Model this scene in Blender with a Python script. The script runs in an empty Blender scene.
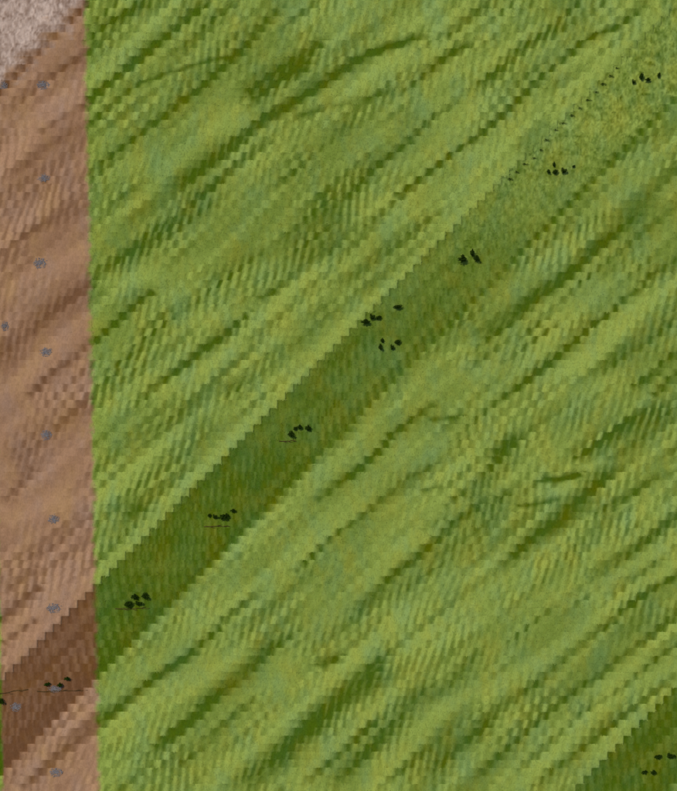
import bpy, math, random
import numpy as np

# ------------------------------------------------------------------ camera, sky, sun
PX = 0.1                                    # one photo pixel is about 10 cm of ground
CX, CY = 338.5, 395.5
scene = bpy.context.scene
col = scene.collection
cam_d = bpy.data.cameras.new('camera'); cam = bpy.data.objects.new('camera', cam_d); col.objects.link(cam)
cam.location = (0, 0, 120.0); cam.rotation_euler = (0, 0, 0)
cam_d.sensor_fit = 'VERTICAL'; cam_d.sensor_height = 24.0; cam_d.lens = 24.0 * 120.0 / 79.1
cam_d.clip_end = 6000.0
scene.camera = cam

SUN_EL, SUN_AZ = 52.0, 318.0                # compass degrees, clockwise from the top of the picture
w = bpy.data.worlds.new('World'); scene.world = w; w.use_nodes = True
nt = w.node_tree; bg = nt.nodes['Background']
sky = nt.nodes.new('ShaderNodeTexSky'); sky.sky_type = 'NISHITA'; sky.sun_disc = False
sky.sun_elevation = math.radians(SUN_EL); sky.sun_rotation = math.radians(SUN_AZ)
nt.links.new(sky.outputs[0], bg.inputs[0]); bg.inputs[1].default_value = 0.10
sl = bpy.data.lights.new('sun', 'SUN'); sl.energy = 2.6; sl.angle = math.radians(2.0); sl.color = (1.0, 0.955, 0.88)
sun = bpy.data.objects.new('sun', sl); col.objects.link(sun)
sun.rotation_euler = (math.radians(90 - SUN_EL), 0, math.radians(180 - SUN_AZ))
scene.view_settings.view_transform = 'Standard'
scene.view_settings.look = 'None'
scene.view_settings.exposure = 0.82
scene.view_settings.gamma = 1.0
scene.view_settings.use_curve_mapping = False

random.seed(7)
rng = np.random.default_rng(11)
K = 0.50                                    # paints are half of what the exposed picture shows


def lin(rgb, k=K):
    o = []
    for c in rgb:
        c /= 255.0
        o.append((c / 12.92 if c <= 0.04045 else ((c + 0.055) / 1.055) ** 2.4) * k)
    return (o[0], o[1], o[2], 1.0)


def W(px, py, z=0.0):
    return ((px - CX) * PX, (CY - py) * PX, z)


# ------------------------------------------------------------------ noise
def vnoise(x, y, seed):
    """smooth value noise in -1..1 on arrays"""
    r = np.random.default_rng(seed); P = 512
    t = r.random((P, P)) * 2 - 1
    xi = np.floor(x).astype(np.int64); yi = np.floor(y).astype(np.int64)
    fx = x - xi; fy = y - yi
    fx = fx * fx * fx * (fx * (fx * 6 - 15) + 10); fy = fy * fy * fy * (fy * (fy * 6 - 15) + 10)
    x0 = xi % P; x1 = (xi + 1) % P; y0 = yi % P; y1 = (yi + 1) % P
    return ((t[x0, y0] * (1 - fx) + t[x1, y0] * fx) * (1 - fy) + (t[x0, y1] * (1 - fx) + t[x1, y1] * fx) * fy)


def sstep(a, b, x):
    t = np.clip((x - a) / (b - a), 0, 1)
    return t * t * (3 - 2 * t)


# ------------------------------------------------------------------ the lie of the field
# Furrows, sunk a little and their shade painted into the colour: (strength, half width, how broken up, points).  The field is worked in cross strips
# of 0.8 m, each set over from the last.
BAND = 8.0
PER = 682.0
PATHW = 94.0
STREAKS = [
 (.90, 5, .2, [(210, 0), (198, 10), (169, 34), (145, 55), (124, 71), (98, 92), (85, 106)]),
 (.65, 3, .6, [(236, 0), (210, 21), (195, 35), (182, 45), (165, 60)]),
 (.85, 5, .5, [(150, 0), (125, 15), (110, 22), (97, 33), (84, 46)]),
 (.80, 5, .2, [(228, 62), (204, 85), (183, 102), (168, 114), (150, 125)]),
 (.60, 5, .6, [(150, 125), (140, 135), (120, 150), (110, 160), (88, 182)]),
 (.55, 2.5, .0, [(236, 55), (204, 62), (177, 71), (157, 77), (136, 85)]),
 (.55, 4, .5, [(136, 85), (120, 97), (103, 112), (90, 128)]),
 (.78, 15, .3, [(296, 66), (275, 76), (255, 93)]),
 (.70, 8, .3, [(318, 45), (296, 66)]),
 (.80, 8, .4, [(280, 108), (269, 114), (245, 136), (228, 148), (213, 160), (195, 174), (178, 186)]),
 (.55, 5, .8, [(270, 140), (247, 158), (225, 175), (205, 195)]),
 (.60, 6, .6, [(280, 5), (269, 18), (257, 32), (245, 47), (228, 62)]),
 (.92, 5, .1, [(425, 35), (398, 44), (377, 50), (357, 59), (336, 74), (315, 89), (292, 103), (276, 116)]),
 (.45, 8, .1, [(315, 89), (292, 105), (262, 122)]),
 (.50, 4, .5, [(398, 89), (375, 95), (354, 102), (324, 108), (295, 118)]),
 (.60, 5, .5, [(354, 121), (336, 136), (318, 154), (298, 168), (280, 186)]),
 (.80, 4, .4, [(475, 83), (457, 100), (437, 115), (419, 130), (404, 145), (383, 162), (366, 177), (345, 198)]),
 (.55, 5, .6, [(377, 154), (355, 168), (339, 180), (318, 198)]),
 (.72, 3.5, .4, [(478, 136), (457, 151), (440, 165), (416, 180), (396, 197)]),
 (.60, 5, .5, [(472, 44), (457, 50), (440, 62), (422, 77), (407, 92)]),
 (.60, 4, .5, [(487, 2), (475, 12), (457, 27), (445, 38)]),
 (.80, 4, .3, [(652, 0), (642, 9), (619, 27), (595, 34), (580, 44), (566, 56), (548, 71), (536, 83), (521, 97), (509, 109), (495, 121), (478, 136)]),
 (.60, 6, .8, [(584, 0), (571, 12), (560, 24), (545, 33), (530, 41), (509, 56), (495, 71), (475, 83)]),
 (.45, 12, .2, [(545, 128), (525, 146)]),
 (.70, 15, .9, [(215, 190), (198, 203), (175, 222), (151, 238), (133, 253), (107, 268)]),
 (.80, 4, .2, [(151, 292), (124, 315), (95, 342)]),
 (.60, 9, .8, [(262, 252), (225, 280), (198, 300), (172, 315), (150, 335), (130, 355), (105, 380)]),
 (.85, 4, .2, [(250, 310), (228, 333), (198, 354), (177, 371), (163, 380), (140, 398)]),
 (.45, 3, .0, [(278, 290), (262, 297)]),
 (.55, 8, .8, [(290, 345), (275, 357), (245, 383), (222, 398)]),
 (.45, 5, .6, [(383, 212), (360, 230), (345, 240), (325, 258)]),
 (.50, 22, 1., [(330, 215), (300, 245)]),
 (.45, 6, .4, [(438, 212), (404, 241), (377, 256), (360, 271), (339, 283)]),
 (.35, 10, .5, [(330, 310), (300, 340)]),
 (.80, 9, .3, [(655, 203), (636, 218), (619, 232), (595, 250), (580, 265), (563, 277), (542, 292), (527, 303), (512, 318), (495, 333), (478, 352)]),
 (.60, 4, .7, [(677, 204), (654, 222), (636, 235), (625, 247), (610, 259), (598, 271), (586, 280), (568, 297), (560, 306), (542, 321), (520, 343), (500, 362)]),
 (.85, 3.5, .2, [(677, 258), (654, 274), (642, 286), (625, 299), (607, 315), (595, 323), (577, 339), (557, 357), (539, 371), (521, 386), (503, 399)]),
 (.55, 8, .6, [(677, 318), (654, 339), (631, 351), (605, 368)]),
 (.70, 5, .5, [(677, 351), (663, 362), (654, 374), (632, 386)]),
 (.60, 4, .5, [(677, 373), (655, 394)]),
 (.55, 7, .9, [(600, 215), (575, 232)]),
 (.40, 12, .9, [(190, 405), (165, 422), (138, 442), (110, 468)]),
 (.50, 7, .2, [(140, 508), (131, 513)]),
 (.35, 14, 1., [(205, 430), (170, 465), (120, 510)]),
 (.85, 4, .2, [(432, 405), (410, 421), (392, 435), (377, 453), (360, 468), (335, 486), (318, 500)]),
 (.60, 3, .4, [(434, 465), (410, 477), (392, 492), (377, 503), (363, 515), (342, 530), (324, 545), (312, 557), (296, 572)]),
 (.80, 5, .3, [(488, 498), (475, 509), (457, 521), (442, 536), (428, 548), (413, 562), (398, 571), (380, 589), (360, 606)]),
 (.50, 4, .5, [(462, 492), (440, 518), (425, 527)]),
 (.50, 3, .1, [(460, 417), (432, 420)]),
 (.40, 3, .1, [(440, 487), (424, 491)]),
 (.45, 9, 1., [(470, 535), (440, 560), (410, 590)]),
 (.62, 10, .4, [(512, 443), (500, 455)]),
 (.55, 6, .5, [(500, 455), (486, 477), (470, 495)]),
 (.80, 3.5, .0, [(582, 474), (563, 479), (545, 480)]),
 (.55, 3, .0, [(558, 499), (539, 504), (522, 506)]),
 (.75, 8, .35, [(617, 463), (592, 492), (574, 506), (557, 521), (539, 533), (524, 545), (505, 564)]),
 (.60, 5, .5, [(677, 468), (645, 486), (631, 495), (613, 503), (592, 514)]),
 (.60, 4, .4, [(677, 514), (648, 539), (631, 551), (613, 562), (592, 577)]),
 (.60, 4, .4, [(677, 576), (650, 590), (630, 606)]),
 (.50, 4, .5, [(660, 561), (640, 574), (612, 594)]),
 (.50, 8, .8, [(505, 495), (480, 530)]),
 (.60, 10, 1., [(660, 412), (625, 425), (580, 455)]),
 (.80, 5, .2, [(256, 594), (245, 603), (222, 623), (210, 638), (192, 653), (175, 665), (157, 677), (142, 688), (124, 703), (110, 715), (92, 728)]),
 (.80, 7, .4, [(285, 637), (269, 650), (251, 668), (228, 686), (210, 700), (195, 718), (177, 730), (160, 745)]),
 (.50, 9, 1., [(270, 690), (240, 710), (205, 745), (175, 770)]),
 (.50, 10, .9, [(410, 584), (398, 594), (360, 612), (330, 632), (300, 655)]),
 (.65, 6, .2, [(338, 658), (322, 664)]),
 (.80, 13, .35, [(392, 652), (369, 677), (348, 694), (324, 715), (304, 733), (286, 750), (257, 772), (240, 787)]),
 (.75, 8, .3, [(428, 684), (407, 709), (392, 727), (377, 742), (363, 756), (340, 780)]),
 (.60, 6, .5, [(480, 652), (463, 668), (445, 686), (425, 700)]),
 (.60, 5, .5, [(377, 721), (363, 733), (348, 748), (330, 762), (308, 782)]),
 (.65, 8, .4, [(475, 704), (451, 727), (440, 739), (422, 753), (396, 777)]),
 (.60, 9, .4, [(492, 722), (478, 733), (457, 750), (432, 772)]),
 (.78, 4, .3, [(655, 585), (642, 597), (625, 609), (607, 626), (592, 638), (577, 650), (563, 660), (548, 674), (533, 686), (515, 697), (498, 709), (480, 724)]),
 (.66, 4, .4, [(677, 617), (654, 632), (636, 647), (616, 662), (598, 677), (583, 686), (566, 700), (548, 715), (530, 730), (505, 752), (480, 775)]),
 (.60, 3, .5, [(677, 644), (654, 662), (636, 677), (619, 691), (595, 706), (577, 718), (563, 733), (545, 748), (520, 768)]),
 (.66, 4, .4, [(677, 677), (645, 700), (625, 715), (607, 730), (589, 745), (572, 759), (554, 768), (538, 784)]),
 (.50, 7, 1., [(551, 609), (536, 620), (515, 640)]),
 # on the bare soil
 (.65, 5, .3, [(90, 50), (62, 68), (45, 80), (25, 97), (5, 115)]),
 (.55, 4, .4, [(86, 104), (60, 120), (42, 133)]),
 (.55, 5, .5, [(82, 118), (62, 138), (45, 146), (30, 162), (10, 178)]),
 (.35, 10, 1., [(85, 140), (60, 165), (30, 190)]),
 (.45, 6, .8, [(85, 205), (55, 222), (20, 236)]),
 (.75, 12, .8, [(90, 285), (70, 300), (50, 314), (25, 336), (0, 365)]),
 (.80, 3, .1, [(90, 342), (75, 357), (62, 367), (45, 380), (30, 395)]),
 (.45, 14, 1., [(85, 405), (50, 430), (20, 455)]),
 (.45, 6, .7, [(30, 470), (10, 500)]),
 (.60, 4, .3, [(92, 515), (72, 530), (55, 545), (30, 560)]),
 (.55, 5, .4, [(35, 570), (10, 590)]),
 (.70, 5, .2, [(40, 588), (22, 604), (0, 620)]),
 (.65, 3, .2, [(36, 620), (20, 631), (5, 643)]),
 (.65, 5, .3, [(98, 725), (85, 736), (65, 752), (45, 770), (25, 788)]),
]
LIGHTS = [   # lit tops of the folds, painted as lighter colour
 (.40, 8, [(118, 72), (92, 74)]), (.45, 10, [(158, 276), (108, 282)]), (.45, 11, [(255, 312), (200, 322)]),
 (.40, 9, [(200, 283), (175, 300)]), (.45, 9, [(240, 345), (190, 378), (160, 395)]),
 (.55, 6, [(664, 10), (604, 70), (520, 154), (440, 234), (290, 384), (95, 578), (10, 662)]),
 (.35, 14, [(180, 30), (150, 25)]), (.35, 12, [(215, 130), (250, 118), (265, 105)]),
 (.40, 13, [(400, 60), (350, 82), (320, 100)]), (.45, 14, [(470, 95), (430, 108)]), (.45, 12, [(540, 95), (500, 150), (470, 160)]),
 (.40, 10, [(560, 70), (590, 55)]), (.40, 12, [(520, 170), (480, 200), (450, 225)]),
 (.40, 10, [(600, 283), (560, 320)]), (.35, 12, [(660, 300), (620, 335), (580, 370)]), (.30, 12, [(620, 380), (560, 395)]),
 (.40, 10, [(370, 425), (330, 462), (300, 480)]), (.35, 14, [(440, 440), (400, 460)]), (.35, 14, [(440, 500), (400, 520), (380, 540)]),
 (.45, 5, [(570, 488), (540, 493)]), (.40, 5, [(620, 462), (575, 467)]), (.45, 9, [(535, 535), (500, 555), (470, 580)]),
 (.50, 8, [(660, 548), (625, 570), (590, 590)]), (.40, 9, [(660, 505), (640, 515)]),
 (.40, 12, [(240, 590), (200, 625), (110, 700)]), (.40, 14, [(240, 650), (180, 690), (130, 730)]),
 (.50, 9, [(290, 725), (250, 755), (215, 785)]), (.55, 8, [(375, 640), (340, 672), (280, 725)]), (.50, 7, [(395, 690), (350, 733), (290, 785)]),
 (.50, 8, [(440, 710), (400, 755), (370, 785)]), (.45, 8, [(540, 660), (480, 690), (440, 712)]), (.45, 9, [(510, 720), (470, 755), (450, 780)]),
 (.40, 8, [(570, 720), (530, 745), (500, 780)]), (.45, 6, [(677, 660), (600, 715), (520, 785)]), (.50, 6, [(677, 690), (600, 760), (580, 785)]),
 (.40, 7, [(640, 660), (600, 690)]), (.40, 12, [(70, 100), (30, 130)]), (.45, 12, [(80, 255), (30, 275), (5, 290)]),
 (.40, 10, [(60, 345), (20, 385)]), (.45, 10, [(60, 500), (10, 520)]), (.45, 9, [(90, 575), (50, 600), (15, 640)]),
 (.60, 5, [(97, 703), (75, 722), (45, 748), (22, 770)]), (.45, 8, [(95, 760), (70, 775)]),
]


def polyline_d2(X, Y, pts, along=None):
    best = np.full(X.shape, 1e9); run = 0.0
    tot = sum(math.dist(p, q) for p, q in zip(pts[:-1], pts[1:]))
    for (ax, ay), (bx, by) in zip(pts[:-1], pts[1:]):
        vx, vy = bx - ax, by - ay
        t = np.clip(((X - ax) * vx + (Y - ay) * vy) / (vx * vx + vy * vy), 0, 1)
        d2 = (X - ax - t * vx) ** 2 + (Y - ay - t * vy) ** 2; ln = math.hypot(vx, vy)
        if along is not None:
            along[:] = np.where(d2 < best, (run + t * ln) / tot, along)
        run += ln; best = np.minimum(best, d2)
    return best


def soil_edges(y):
    return 85.0 + 13.5 * y / 791.0, np.maximum(-400.0, np.minimum((y - 600.0) * 0.016, 3.0)) * 1.0


X0, X1 = -70, 748
K0, K1 = -8, 107
xs = np.arange(X0, X1 + 1, 1.0)
rows = np.concatenate([np.array([k * BAND, k * BAND + 2, k * BAND + 4, k * BAND + 6, k * BAND + 8]) for k in range(K0, K1)])
kidx = np.repeat(np.arange(K0, K1), 5)
nx, ny = len(xs), len(rows)
Xg, Yg = np.meshgrid(xs, rows)
Kg = np.repeat(kidx[:, None], nx, 1).astype(float)
XD = Xg + 4.0 - (Yg - Kg * BAND)             # every strip keeps its own set-over
U = Xg + Kg * BAND + 4.0                     # strip coordinate: constant down a strip
Um = np.mod(U, PER)
on_path = (Um < PATHW)

A = XD + 1.22 * Yg
warp = 3.0 * vnoise(XD / 90, Yg / 90, 1) + 0.9 * vnoise(XD / 28, Yg / 34, 2)
f1 = vnoise((A + warp) / 3.7, Yg / 40, 3)
f2 = vnoise((A * 0.97 + 2 * warp) / 8.5, Yg / 60, 4)
f3 = vnoise((XD + 1.05 * Yg + 3 * warp) / 24, Yg / 90, 5)
lam = 8.3
per = np.cos(2 * np.pi * (XD + 1.24 * Yg + 1.8 * warp + 1.0 * f3) / lam)
f4 = vnoise((XD + 1.45 * Yg + 1.5 * warp) / 4.6, Yg / 26, 31)
fine = 0.50 * f1 + 0.34 * f2 + 0.44 * per * (0.5 + 0.5 * vnoise(XD / 30, Yg / 30, 32)) + 0.26 * f4
fine = 0.62 * np.tanh(2.0 * fine)
zone = sstep(-0.95, 0.45, vnoise(XD / 55 + 9, Yg / 48, 6) + 0.35 * vnoise(XD / 20, Yg / 20, 7))
fold = vnoise(XD / 60 + Yg / 300, (Yg + 0.25 * XD) / 14, 8)
grain = vnoise(Xg / 1.6, Yg / 2.3, 9) * 0.6 + vnoise(Xg / 3.2, Yg / 4.5, 10) * 0.5

f5 = vnoise((XD + 1.04 * Yg + warp) / 8.0, Yg / 190, 42) + 0.6 * vnoise((XD + 1.08 * Yg + warp) / 15.0, Yg / 240, 43)
D = 0.36 + 0.09 * f3 + 0.19 * f5 + (0.08 + 0.60 * zone) * fine + 0.07 * fold
acc = np.zeros_like(D); keep = np.ones_like(D)
for s, wd, br, pts in STREAKS:
    px = [p[0] for p in pts]; py = [p[1] for p in pts]; m = wd * 2.2 + 10
    r0, r1 = np.searchsorted(rows, min(py) - m), np.searchsorted(rows, max(py) + m)
    c0, c1 = max(0, int(min(px) - m - X0)), min(nx, int(max(px) + m - X0))
    sub = (slice(r0, r1), slice(c0, c1))
    if r1 <= r0 or c1 <= c0:
        continue
    jx = 1.6 * vnoise(XD[sub] / 9, Yg[sub] / 9, 21)
    al = np.zeros_like(jx)
    g = np.exp(-polyline_d2(XD[sub] + jx, Yg[sub], pts, al) / (wd * 0.92) ** 2)
    if len(pts) > 3:                        # furrows and their painted shade fade towards their ends
        g = g * (0.6 + 0.4 * sstep(0, .12, al) * sstep(1, .88, al)) * (0.92 + 0.22 * vnoise(XD[sub] / 22, Yg[sub] / 22, 41))
    g = g * np.clip(1.05 - br * 0.38 + br * 1.0 * fine[sub] + 0.12 * f4[sub], 0, 1.3)
    keep[sub] *= 1 - np.clip(1.4 * s * g, 0, .98)
D = D + (1 - keep) * (1.08 - D)  # furrow shade painted into the tone
for s, wd, pts in LIGHTS:
    px = [p[0] for p in pts]; py = [p[1] for p in pts]; m = wd * 2.2 + 10
    r0, r1 = np.searchsorted(rows, min(py) - m), np.searchsorted(rows, max(py) + m)
    c0, c1 = max(0, int(min(px) - m - X0)), min(nx, int(max(px) + m - X0))
    sub = (slice(r0, r1), slice(c0, c1))
    g = np.exp(-polyline_d2(XD[sub], Yg[sub], pts) / (wd * 0.85) ** 2)
    D[sub] = D[sub] * (1 - 1.15 * s * g * keep[sub]) - 0.03 * s * g  # lit fold tops painted lighter

# the mown path: fine drilled ribs, rough and speckled towards its upper end
rib = vnoise(U / 2.3, Yg / 60, 12) * 0.6 + vnoise(U / 4.6, Yg / 90, 13) * 0.55
ytop = np.where(U < PER * 0.7, 0, 0) + Yg
rough = np.where(U < PER, sstep(110, 60, U), 0.0) + np.where((U >= PER) & (U < 2 * PER), sstep(330, 90, Yg), 0.0)
Dp = 0.74 + 0.13 * sstep(260, 520, Yg) + 0.20 * rib + 0.05 * vnoise(Xg / 28, Yg / 9, 14) + 0.06 * vnoise(Xg / 50, Yg / 40, 15) + 0.05 * sstep(100, 600, Yg)
Dr = 0.40 + 0.50 * grain + 0.10 * rib + 0.08 * vnoise(Xg / 20, Yg / 14, 16)
Dp = Dp * (1 - rough) + Dr * rough
edge = np.exp(-((Um - PATHW + 2.0 + 1.5 * vnoise(U * 0 + 1.3, Yg / 12, 17)) / 5.0) ** 2)      # darker, sunken line on the far side
edge_s = edge * np.clip(0.92 + 0.3 * vnoise(U / 9, Yg / 25, 18), 0, 1)
Dp = Dp + edge_s * np.clip(1.0 - Dp, 0, 1)
Dfar = D + edge_s * np.clip(0.95 - D, 0, 1) * (Um < PATHW + 14)
D = np.where(on_path, Dp, Dfar)
D = np.clip(D + 0.045 * grain, -0.1, 1.1)

xb, xl = soil_edges(Yg)
wob = 1.3 * vnoise(Xg / 14, Yg / 17, 24) + 1.9 * vnoise(Xg / 5, Yg / 6, 19) + 1.5 * vnoise(Xg / 2, Yg / 2.5, 20)
soil = sstep(3.8, -3.8, Xg - xb + wob) * sstep(-2.0, 2.0, Xg - xl + wob * 0.5)
soil = np.where(Xg < -3, sstep(-1, 1, Xg + 400), soil)
is_soil = soil > 0.5
D = np.where(is_soil & ~on_path, 0.30 + (D - 0.30) * 0.80, D)
pale = np.clip(np.where(U < PER, sstep(104, 66, U + 14 * vnoise(Xg / 9, Yg / 9, 25) + 6 * vnoise(Xg / 3, Yg / 3, 26)), 0.0), 0, 1)

# relief in metres: furrows sink, swathes stand
H = -0.045 * np.clip(D, 0, 1) - 0.03 * (1 - keep) + 0.015 * f3 + 0.012 * grain
H = np.where(on_path, -0.12 - 0.03 * rib * (1 - rough) + 0.035 * grain * rough - 0.06 * edge_s, H)
H = H + 0.03 * fold * (~on_path)
H = H + 0.12 * vnoise(Xg / 160, Yg / 140, 23)
for j in range(4, ny - 1, 5):                # neighbouring strips meet at one height
    m = 0.5 * (H[j] + H[j + 1]); H[j] = m; H[j + 1] = m


def ground_z(px, py):
    k = math.floor(py / BAND); j = int((k - K0) * 5 + min(4, round((py - k * BAND) / 2))); i = int(round(px - X0))
    return float(H[j, i])


# ------------------------------------------------------------------ materials
def new_mat(name, rough=0.95, spec=0.02):
    m = bpy.data.materials.new(name); m.use_nodes = True
    b = m.node_tree.nodes['Principled BSDF']
    b.inputs['Roughness'].default_value = rough
    b.inputs['Specular IOR Level'].default_value = spec
    return m, m.node_tree, b


def node(nt, t, **kw):
    n = nt.nodes.new(t)
    for k, v in kw.items():
        setattr(n, k, v)
    return n


def mixc(nt, fac, a, b):
    n = nt.nodes.new('ShaderNodeMix'); n.data_type = 'RGBA'; n.clamp_factor = True
    for sock, v in ((0, fac), (6, a), (7, b)):
        if hasattr(v, 'is_output'):
            nt.links.new(v, n.inputs[sock])
        else:
            n.inputs[sock].default_value = v
    return n.outputs[2]


def attr(nt, name):
    n = nt.nodes.new('ShaderNodeAttribute'); n.attribute_name = name
    return n.outputs['Fac']


def mapr(nt, v, a, b, c=0.0, d=1.0):
    n = nt.nodes.new('ShaderNodeMapRange'); nt.links.new(v, n.inputs[0])
    for i, q in enumerate((a, b, c, d)):
        n.inputs[i + 1].default_value = q
    return n.outputs[0]


def noise(nt, scale, vec, detail=2.0, rough=0.5):
    n = nt.nodes.new('ShaderNodeTexNoise'); n.inputs['Scale'].default_value = scale
    n.inputs['Detail'].default_value = detail; n.inputs['Roughness'].default_value = rough
    nt.links.new(vec, n.inputs['Vector'])
    return n.outputs['Fac']


def mapped(nt, scale=(1, 1, 1), loc=(0, 0, 0)):
    tc = nt.nodes.new('ShaderNodeTexCoord'); mp = nt.nodes.new('ShaderNodeMapping')
    mp.inputs['Scale'].default_value = scale; mp.inputs['Location'].default_value = loc
    nt.links.new(tc.outputs['Object'], mp.inputs['Vector'])
    return mp.outputs['Vector']


def make_ground_mat():
    m, nt, b = new_mat('grass_and_soil')
    d = attr(nt, 'shade_tone'); s = attr(nt, 'bare'); p = attr(nt, 'straw')  # first mask: surface tone with painted furrow shade and lit folds
    n1 = noise(nt, 0.42, mapped(nt, (1, .55, 1)), 4, .6)             # drifts of yellower and bluer grass
    n2 = noise(nt, 0.40, mapped(nt, (1, .5, 1), (31, 7, 2)), 4, .6)
    n3 = noise(nt, 7.0, mapped(nt, (1, .6, 1), (3, 9, 0)), 3)
    yel = mapr(nt, n1, 0.45, 0.68); blu = mapr(nt, n2, 0.47, 0.72)
    light = mixc(nt, yel, lin((158, 176, 80)), lin((168, 177, 74)))
    light = mixc(nt, blu, light, lin((146, 172, 94)))
    dark = mixc(nt, yel, lin((78, 102, 12)), lin((92, 101, 2)))
    dark = mixc(nt, blu, dark, lin((70, 103, 32)))
    g = mixc(nt, d, light, dark)  # grass tone, with the shade of the furrows painted in
    sl1 = mixc(nt, yel, lin((186, 143, 108)), lin((192, 150, 106)))
    sl1 = mixc(nt, blu, sl1, lin((180, 144, 118)))
    sd1 = mixc(nt, yel, lin((114, 77, 48)), lin((118, 79, 40)))
    so = mixc(nt, d, sl1, sd1)  # same painted shade on the soil
    st = mixc(nt, d, lin((212, 186, 166)), lin((128, 98, 78)))
    so = mixc(nt, p, so, st)
    c = mixc(nt, s, g, so)
    hs = node(nt, 'ShaderNodeHueSaturation'); nt.links.new(c, hs.inputs['Color'])
    nt.links.new(mapr(nt, n3, 0.25, 0.75, 0.88, 1.12), hs.inputs['Value'])
    nt.links.new(hs.outputs[0], b.inputs['Base Color'])
    bm = node(nt, 'ShaderNodeBump'); bm.inputs['Strength'].default_value = 0.35; bm.inputs['Distance'].default_value = 0.05
    nt.links.new(noise(nt, 9.0, mapped(nt), 4, .6), bm.inputs['Height']); nt.links.new(bm.outputs[0], b.inputs['Normal'])
    return m


def simple_mat(name, c1, c2, scale=6.0, rough=0.7):
    m, nt, b = new_mat(name, rough)
    nt.links.new(mixc(nt, mapr(nt, noise(nt, scale, mapped(nt), 3), .3, .7), c1, c2), b.inputs['Base Color'])
    return m


M_ground = make_ground_mat()
M_far = simple_mat('far_meadow', lin((120, 146, 58)), lin((92, 120, 36)), 0.05)
M_leaf = simple_mat('dark_leaf', lin((24, 40, 2)), lin((46, 66, 8)), 3.0)
M_tuft = simple_mat('dark_grass', lin((64, 88, 18)), lin((84, 110, 28)), 4.0)
M_grey = simple_mat('grey_leaf', lin((126, 122, 124)), lin((146, 138, 134)), 4.0)
M_wood = simple_mat('bark', lin((70, 58, 26)), lin((92, 70, 40)), 8.0)


# ------------------------------------------------------------------ ground meshes
def mesh_obj(name, verts, faces, mat, parent=None):
    me = bpy.data.meshes.new(name); me.from_pydata(verts, [], faces); me.update(); me.materials.append(mat)
    o = bpy.data.objects.new(name, me); col.objects.link(o)
    if parent:
        o.parent = parent
    return o


S = 2500.0
far = mesh_obj('ground', [(-S, -S, -1.2), (S, -S, -1.2), (S, S, -1.2), (-S, S, -1.2)], [(0, 1, 2, 3)], M_far)
far['kind'] = 'structure'

ii, jj = np.meshgrid(np.arange(nx - 1), np.arange(ny - 1))
ii = ii.ravel(); jj = jj.ravel()
sel = (jj % 5) != 4
ii = ii[sel]; jj = jj[sel]
v00 = jj * nx + ii
quads = np.stack([v00 + nx, v00 + nx + 1, v00 + 1, v00], 1)
P = np.stack([(Xg - CX) * PX, (CY - Yg) * PX, H], -1).reshape(-1, 3)
cls_soil = is_soil[:-1, :-1].ravel()[sel]; cls_path = on_path[:-1, :-1].ravel()[sel]
blk = np.floor(U / PER)[:-1, :-1].ravel()[sel]
Df, Sf, Pf = D.ravel(), soil.ravel(), pale.ravel()


def sheet(name, mask):
    q = quads[mask]
    used, inv = np.unique(q.ravel(), return_inverse=True)
    q = inv.reshape(-1, 4)
    me = bpy.data.meshes.new(name)
    me.vertices.add(len(used)); me.vertices.foreach_set('co', P[used].astype(np.float32).ravel())
    me.loops.add(q.size); me.loops.foreach_set('vertex_index', q.astype(np.int32).ravel())
    me.polygons.add(len(q)); me.polygons.foreach_set('loop_start', np.arange(0, q.size, 4, dtype=np.int32))
    me.polygons.foreach_set('loop_total', np.full(len(q), 4, np.int32))
    for an, src in (('shade_tone', Df), ('bare', Sf), ('straw', Pf)):
        a = me.attributes.new(an, 'FLOAT', 'POINT'); a.data.foreach_set('value', src[used].astype(np.float32))
    me.update(calc_edges=True); me.validate()
    me.polygons.foreach_set('use_smooth', np.ones(len(me.polygons), bool))
    me.materials.append(M_ground)
    o = bpy.data.objects.new(name, me); col.objects.link(o); o['kind'] = 'structure'
    return o


sheet('grass_field', ~cls_soil & ~cls_path & (blk <= 0))
sheet('grass_field', ~cls_soil & ~cls_path & (blk >= 1))
sheet('mown_path', ~cls_soil & cls_path & (blk <= 1))
sheet('mown_path', ~cls_soil & cls_path & (blk >= 2))
sheet('ploughed_soil', cls_soil & ~cls_path & (blk <= 0))
sheet('ploughed_soil', cls_soil & ~cls_path & (blk >= 1))
sheet('stubble', cls_soil & cls_path & (blk <= 0))
sheet('soil_path', cls_soil & cls_path & (blk >= 1))


# ------------------------------------------------------------------ plants
def leaf_cloud(n, lumps, size, seed, flat=1.0):
    """n leaf blades spread through a few lumps (x, y, z, r)"""
    r = random.Random(seed); V = []; F = []
    tot = sum(l[3] ** 2 for l in lumps)
    for lx, ly, lz, lr in lumps:
        for _ in range(max(4, int(n * lr * lr / tot))):
            while True:
                p = [r.uniform(-1, 1) for _ in range(3)]
                q = sum(c * c for c in p)
                if q <= 1:
                    break
            f = r.uniform(.55, 1.12)
            c = (lx + p[0] * lr * f, ly + p[1] * lr * f, max(0.02, lz + p[2] * lr * f * flat))
            a = r.uniform(0, 6.283); t = r.uniform(-.7, .9); L = size * r.uniform(.6, 1.4); wd = L * .42
            dx, dy, dz = math.cos(a) * math.cos(t), math.sin(a) * math.cos(t), math.sin(t)
            sx, sy = -math.sin(a), math.cos(a); b = len(V)
            V += [c, (c[0] + dx * L * .5 + sx * wd, c[1] + dy * L * .5 + sy * wd, c[2] + dz * L * .6),
                  (c[0] + dx * L, c[1] + dy * L, c[2] + dz * L), (c[0] + dx * L * .5 - sx * wd, c[1] + dy * L * .5 - sy * wd, c[2] + dz * L * .5)]
            F.append((b, b + 1, b + 2, b + 3))
    return V, F


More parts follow.
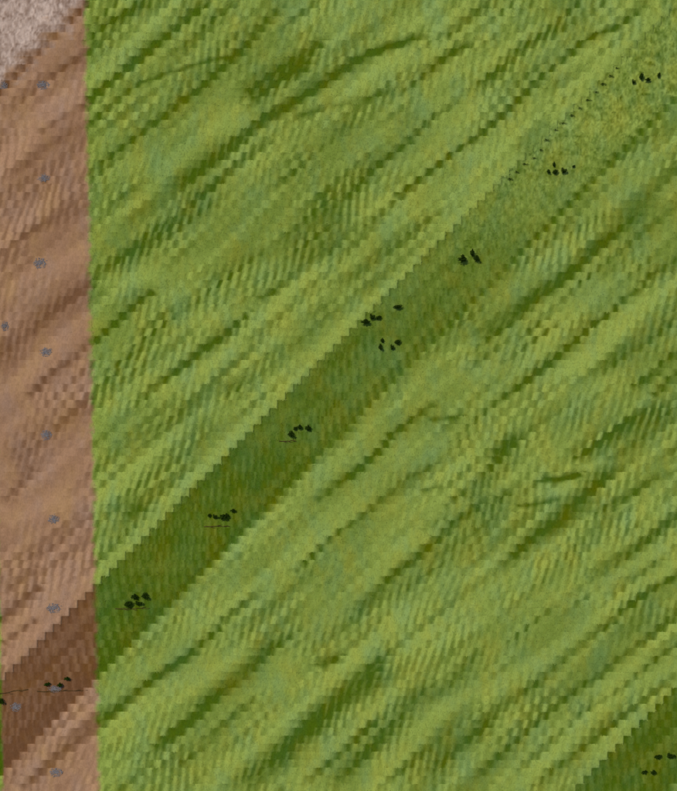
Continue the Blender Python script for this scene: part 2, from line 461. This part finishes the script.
def tube(V, F, pts, rads, sides=6):
    base = len(V)
    for k, (p, rd) in enumerate(zip(pts, rads)):
        a = pts[max(0, k - 1)]; c = pts[min(len(pts) - 1, k + 1)]
        d = np.array(c, float) - np.array(a, float); d /= np.linalg.norm(d) + 1e-9
        u = np.cross(d, (0.3, 0.2, 1.0) if abs(d[2]) < .9 else (1.0, 0, 0)); u /= np.linalg.norm(u); v = np.cross(d, u)
        for s in range(sides):
            t = 2 * math.pi * s / sides
            V.append(tuple(np.array(p) + rd * (math.cos(t) * u + math.sin(t) * v)))
    for k in range(len(pts) - 1):
        for s in range(sides):
            s2 = (s + 1) % sides
            F.append((base + k * sides + s, base + k * sides + s2, base + (k + 1) * sides + s2, base + (k + 1) * sides + s))
    F.append(tuple(base + s for s in range(sides))[::-1]); F.append(tuple(base + (len(pts) - 1) * sides + s for s in range(sides)))


def raw_mesh(name, V, F, mat):
    me = bpy.data.meshes.new(name); me.from_pydata(V, [], F); me.update(); me.materials.append(mat)
    return me


crowns, stems = [], []
for k in range(6):
    r = random.Random(40 + k)
    lumps = [(0, 0, .38, .30)]
    for q in range(r.randint(3, 5)):
        a = r.uniform(0, 6.28); d = r.uniform(.15, .34)
        lumps.append((math.cos(a) * d, math.sin(a) * d, r.uniform(.22, .46), r.uniform(.13, .23)))
    V, F = leaf_cloud(330, lumps, .11, 60 + k); crowns.append(raw_mesh('foliage', V, F, M_leaf))
    V, F = [], []
    for q in range(4):
        l = lumps[q % len(lumps)]
        tube(V, F, [(0, 0, -.25), (l[0] * .35, l[1] * .35, l[2] * .4), (l[0], l[1], l[2])], [.035, .025, .012])
    stems.append(raw_mesh('stem', V, F, M_wood))


def place_shrub(px, py, wx, wy, label, rot, k, group, name='shrub', mf=None, ms=None):
    e = bpy.data.objects.new(name, None); col.objects.link(e); e.empty_display_size = .2
    e.location = W(px, py, ground_z(px, py)); e.rotation_euler = (0, 0, 0)
    e['label'] = label; e['category'] = 'shrub' if name == 'shrub' else 'plant'; e['group'] = group
    for nm, me in (('foliage', (mf or crowns)[k % len(mf or crowns)]), ('stem', (ms or stems)[k % len(ms or stems)])):
        o = bpy.data.objects.new(nm, me); col.objects.link(o); o.parent = e
        # width and depth of this plant in photo pixels
        sx, sy = wx * PX, wy * PX
        o.scale = (sx, sy, (sx + sy) * .5)
    return e


SHRUBS = [
 (641, 76, 6, 9, 'dark shrub at the left end of the ring of shrubs near the top right corner'),
 (633, 82, 5, 6, 'small dark shrub lying just below left of the ring near the top right corner'),
 (658.5, 75.5, 4, 8, 'narrow dark shrub closing the right end of the ring near the top right corner'),
 (648, 80, 10, 4, 'low flat shrub along the bottom of the ring near the top right corner'),
 (554, 164, 4, 7, 'small upright shrub just above the second dark clump from the top right'),
 (548.5, 172, 6, 5, 'faint shrub at the left end of the second dark clump from the top right'),
 (555, 171.5, 8, 6, 'dark shrub in the middle of the second dark clump from the top right'),
 (563, 171, 8, 7, 'rounded dark shrub at the right of the second dark clump from the top right'),
 (573.5, 166.5, 4, 4, 'tiny shrub by itself right of the second dark clump from the top right'),
 (463, 259.5, 10, 8, 'largest blackish round shrub on the upper half of the grass path'),
 (472.3, 252.5, 5, 8, 'small upright shrub above right of the largest blackish round shrub'),
 (476.5, 259, 8, 6, 'thin spreading shrub right of the largest blackish round shrub'),
 (397.5, 306.5, 10, 4, 'low flat shrub by itself above the group of four small shrubs mid path'),
 (371.8, 317, 6, 6, 'dark arched shrub on the stepped left edge of the path, upper of the edge trio'),
 (378.5, 317.8, 6, 5, 'dark shrub on the path edge, rightmost of the edge trio'),
 (366.5, 322, 11, 5, 'dark low shrub on the path edge, lowest and leftmost of the edge trio'),
 (382.5, 340, 4, 5, 'tiny dark shrub, upper left of the group of four small shrubs mid path'),
 (380.5, 347.5, 5, 6, 'dark shrub, lower left of the group of four small shrubs mid path'),
 (397.5, 341.5, 7, 5, 'dark shrub, upper right of the group of four small shrubs mid path'),
 (391.8, 347.3, 4, 6, 'dark shrub, lower right of the group of four small shrubs mid path'),
 (295.3, 428.5, 4, 5, 'small dark shrub, left in the upper row of the arched clump mid path'),
 (300.3, 427, 6, 5, 'dark shrub, middle of the upper row of the arched clump mid path'),
 (308.5, 427.5, 7, 6, 'slanting dark shrub at the right end of the arched clump mid path'),
 (291.5, 434.5, 8, 6, 'dark shrub at the lower left end of the arched clump mid path'),
 (209.5, 515, 4, 4, 'tiny shrub at the far left of the clump beside a yellowish patch'),
 (214.8, 516.5, 5, 5, 'small dark shrub, second from left in the clump beside a yellowish patch'),
 (224.5, 516.5, 10, 8, 'broad blackish shrub, largest of the clump beside a yellowish patch'),
 (234, 510.5, 7, 3.5, 'low flat shrub at the upper right of the clump beside a yellowish patch'),
 (135.5, 596, 8, 6, 'dark shrub, upper left of the foursome near the brown soil'),
 (146, 596, 9, 6, 'dark shrub, upper right of the foursome near the brown soil'),
 (128.8, 603.3, 9, 7, 'dark shrub, lower left of the foursome near the brown soil'),
 (138.5, 603, 8, 5, 'dark shrub, lower right of the foursome near the brown soil'),
 (47.7, 684, 6, 5, 'small blackish shrub on brown soil at the left of the lower trio'),
 (61, 684.7, 6, 5, 'small blackish shrub on brown soil in the middle of the lower trio'),
 (68, 678, 7, 4, 'small blackish shrub on brown soil at the upper right of the lower trio'),
 (2, 701, 8, 5, 'blackish shrub on brown soil cut by the left edge of the picture'),
 (657.7, 756, 8, 5, 'dark shrub, upper left of the four in the bottom right corner'),
 (669.5, 755.3, 9, 6, 'dark shrub, upper right of the four in the bottom right corner'),
 (644, 772, 6, 5, 'dark shrub, lower left of the four in the bottom right corner'),
 (653.7, 772, 7, 5, 'dark shrub, lower right of the four in the bottom right corner'),
]
for n, (px, py, wx, wy, lab) in enumerate(SHRUBS):
    q = .95 if n < 9 else 1.18
    place_shrub(px, py, wx * q, wy * q, lab, 0, n, 'small dark shrubs on the paths')


# dark grass tufts along the stepped edge at the upper right
def blade_tuft(n, rad, h, seed, width=.03):
    r = random.Random(seed); V = []; F = []
    for _ in range(n):
        a = r.uniform(0, 6.283); d = rad * r.random(); x, y = math.cos(a) * d, math.sin(a) * d
        b = a + r.uniform(-.8, .8); L = h * r.uniform(.5, 1.2); sp = r.uniform(.2, .9) * L
        ox, oy = math.cos(b), math.sin(b); k = len(V)
        V += [(x - oy * width, y + ox * width, -.05), (x + oy * width, y - ox * width, -.05),
              (x + ox * sp * .5 + oy * width * .8, y + oy * sp * .5 - ox * width * .8, L * .7),
              (x + ox * sp * .5 - oy * width * .8, y + oy * sp * .5 + ox * width * .8, L * .7), (x + ox * sp, y + oy * sp, L * .8)]
        F += [(k, k + 1, k + 2, k + 3), (k + 3, k + 2, k + 4)]
    return V, F


def single(name, me, loc, label, cat, group, scale=(1, 1, 1)):
    o = bpy.data.objects.new(name, me); col.objects.link(o); o.location = loc; o.scale = scale
    o['label'] = label; o['category'] = cat; o['group'] = group
    return o


tuft_m = [raw_mesh('grass_tuft', *blade_tuft(90, .40, .2, 90 + k, .025), M_tuft) for k in range(4)]
ORD = ['first', 'second', 'third', 'fourth', 'fifth', 'sixth', 'seventh', 'eighth', 'ninth', 'tenth', 'eleventh', 'twelfth', 'thirteenth', 'fourteenth', 'fifteenth']
EDGE = [(617, 68), (611, 76), (603, 84), (596, 92), (588, 100), (580, 108), (572, 115.5), (563, 123), (556, 130), (547, 140), (541, 150), (534, 158), (525, 164), (517, 172), (510, 179)]
for n, (px, py) in enumerate(EDGE):
    single('grass_tuft', tuft_m[n % 4], W(px, py, ground_z(px, py)), 'dark grass tuft on the stepped upper path edge, %s from the top end' % ORD[n], 'grass tuft',
           'dark tufts along the stepped path edge', (.6 + .5 * ((n * 7) % 5) / 5, .24 + .16 * ((n * 3) % 4) / 4, .6))

# pale grey-leaved tufts on the bare soil
grey_m = []
for k in range(4):
    r = random.Random(130 + k); V = []; F = []
    for _ in range(150):
        a = r.uniform(0, 6.283); d = .6 * r.random(); L = r.uniform(.06, .13); b = r.uniform(0, 6.283)
        x, y, z = math.cos(a) * d, math.sin(a) * d, r.uniform(.02, .07) * max(.2, 1 - d)
        q = len(V); c, s = math.cos(b), math.sin(b)
        V += [(x, y, z), (x + c * L - s * .03, y + s * L + c * .03, z + .02), (x + 2 * c * L, y + 2 * s * L, z + .01), (x + c * L + s * .03, y + s * L - c * .03, z + .015)]
        F.append((q, q + 1, q + 2, q + 3))
    grey_m.append(raw_mesh('grey_plant', V, F, M_grey))
GREY = [
 (43, 85, 12, 7, 'blue-grey low plant on brown soil, topmost of the middle row'),
 (44, 178, 10, 7, 'blue-grey low plant on brown soil, second from top of the middle row'),
 (40, 263, 10, 9, 'blue-grey low plant on brown soil, third from top of the middle row'),
 (46, 352, 11, 8, 'blue-grey low plant on brown soil, fourth from top of the middle row'),
 (46, 435, 10, 8, 'blue-grey low plant on brown soil, fifth from top of the middle row'),
 (54, 519, 9, 8, 'blue-grey low plant on brown soil, sixth from top of the middle row'),
 (54, 608, 11, 8, 'blue-grey low plant beside the stepped edge of the darker brown path'),
 (55, 689, 13, 6, 'blue-grey low plant under the lower trio of blackish shrubs'),
 (56, 772, 12, 7, 'blue-grey low plant lowest on the brown soil'),
 (4, 86, 6, 9, 'dark blue-grey low plant at the left picture edge near the top'),
 (5, 326, 6, 8, 'blue-grey low plant at the left picture edge halfway down'),
 (16, 707, 10, 8, 'blue-grey low plant near the bottom left corner right of a blackish shrub'),
]
for n, (px, py, wx, wy, lab) in enumerate(GREY):
    single('grey_plant', grey_m[n % 4], W(px, py, ground_z(px, py) + .02), lab, 'plant', 'blue-grey low plants on the soil', (wx * PX * 1.0, wy * PX * 1.0, 1))


# thin fallen sticks below the clumps
def stick(px0, px1, py0, py1, label, seed):
    r = random.Random(seed); n = 9; pts = []; rad = []
    mx, my = (px0 + px1) / 2, (py0 + py1) / 2; z0 = ground_z(mx, my)
    for k in range(n):
        t = k / (n - 1); x = px0 + (px1 - px0) * t; y = py0 + (py1 - py0) * t + r.uniform(-.5, .5)
        pts.append(((x - mx) * PX, (my - y) * PX, ground_z(x, y) - z0 + .05)); rad.append(.036 * (1 - .55 * t))
    V, F = [], []; tube(V, F, pts, rad)
    o = single('fallen_stick', raw_mesh('fallen_stick', V, F, M_wood), W(mx, my, z0), label, 'stick', 'thin fallen sticks')
    for k in (2, 4, 6):
        V, F = [], []
        p = pts[k]; s = r.choice((-1, 1)); tube(V, F, [p, (p[0] + .25, p[1] + s * .10, p[2] + .05), (p[0] + .5, p[1] + s * .13, p[2] + .02)], [.03, .02, .01], 5)
        t = bpy.data.objects.new('twig', raw_mesh('twig', V, F, M_wood)); col.objects.link(t); t.parent = o


stick(37, 88, 691.5, 690.5, 'long thin brown stick on the soil under the lower trio of shrubs', 1)
stick(28, -12, 689, 695.5, 'thin brown stick on the soil reaching the left picture edge', 2)
stick(115, 150, 609, 608.5, 'thin dark stick below the foursome of shrubs near the brown soil', 3)
stick(204, 230, 527, 526, 'thin dark stick below the clump beside a yellowish patch', 4)
stick(279, 296, 441, 440.5, 'short thin dark stick below the arched clump mid path', 5)


# ------------------------------------------------------------------ grass blades and clods, past counting
def cover(name, label, cat, n, soil_side, seed):
    r = np.random.default_rng(seed)
    i = r.integers(2, nx - 3, n * 3); j = r.integers(2, ny - 3, n * 3)
    ok = (is_soil[j, i] == soil_side) & (Xg[j, i] > -30) & (Xg[j, i] < 710) & (Yg[j, i] > -30) & (Yg[j, i] < 820)
    i, j = i[ok][:n], j[ok][:n]; n = len(i)
    x = (Xg[j, i] - CX) * PX; y = (CY - Yg[j, i]) * PX; z = H[j, i]
    g = D[j, i] + r.normal(0, .10, n); bare = soil[j, i]; st = pale[j, i]
    a = r.random(n) * 2 * np.pi; c, s_ = np.cos(a), np.sin(a)
    if not soil_side:
        L = r.uniform(.10, .24, n); wd = r.uniform(.02, .04, n); h = r.uniform(.02, .06, n)
        v = np.stack([np.stack([x - s_ * wd, y + c * wd, z - .01], 1), np.stack([x + s_ * wd, y - c * wd, z - .01], 1), np.stack([x + c * L, y + s_ * L, z + h], 1)], 1)
        f = np.arange(n * 3).reshape(-1, 3); k = 3
    else:
        rd = r.uniform(.03, .09, n); h = rd * r.uniform(.4, .8, n); vs = []
        for q in range(4):
            rr = rd * r.uniform(.7, 1.2, n); t = a + q * np.pi / 2
            vs.append(np.stack([x + np.cos(t) * rr, y + np.sin(t) * rr, z - .02], 1))
        vs.append(np.stack([x, y, z + h], 1)); v = np.stack(vs, 1); b = np.arange(n)[:, None] * 5
        f = np.concatenate([b + np.array([[q, (q + 1) % 4, 4]]) for q in range(4)]); k = 5
    me = bpy.data.meshes.new(name); v = v.reshape(-1, 3)
    me.vertices.add(len(v)); me.vertices.foreach_set('co', v.astype(np.float32).ravel())
    me.loops.add(f.size); me.loops.foreach_set('vertex_index', f.astype(np.int32).ravel())
    me.polygons.add(len(f)); me.polygons.foreach_set('loop_start', np.arange(0, f.size, 3, dtype=np.int32))
    me.polygons.foreach_set('loop_total', np.full(len(f), 3, np.int32))
    for an, src in (('shade_tone', g), ('bare', bare), ('straw', st)):
        at = me.attributes.new(an, 'FLOAT', 'POINT'); at.data.foreach_set('value', np.repeat(src, k).astype(np.float32))
    me.update(calc_edges=True); me.materials.append(M_ground)
    o = bpy.data.objects.new(name, me); col.objects.link(o)
    o['kind'] = 'stuff'; o['label'] = label; o['category'] = cat


cover('grass', 'short green grass covering the field and the path', 'grass', 170000, False, 5)
cover('soil_clods', 'small crumbs of brown soil scattered over the bare strip', 'soil', 9000, True, 6)
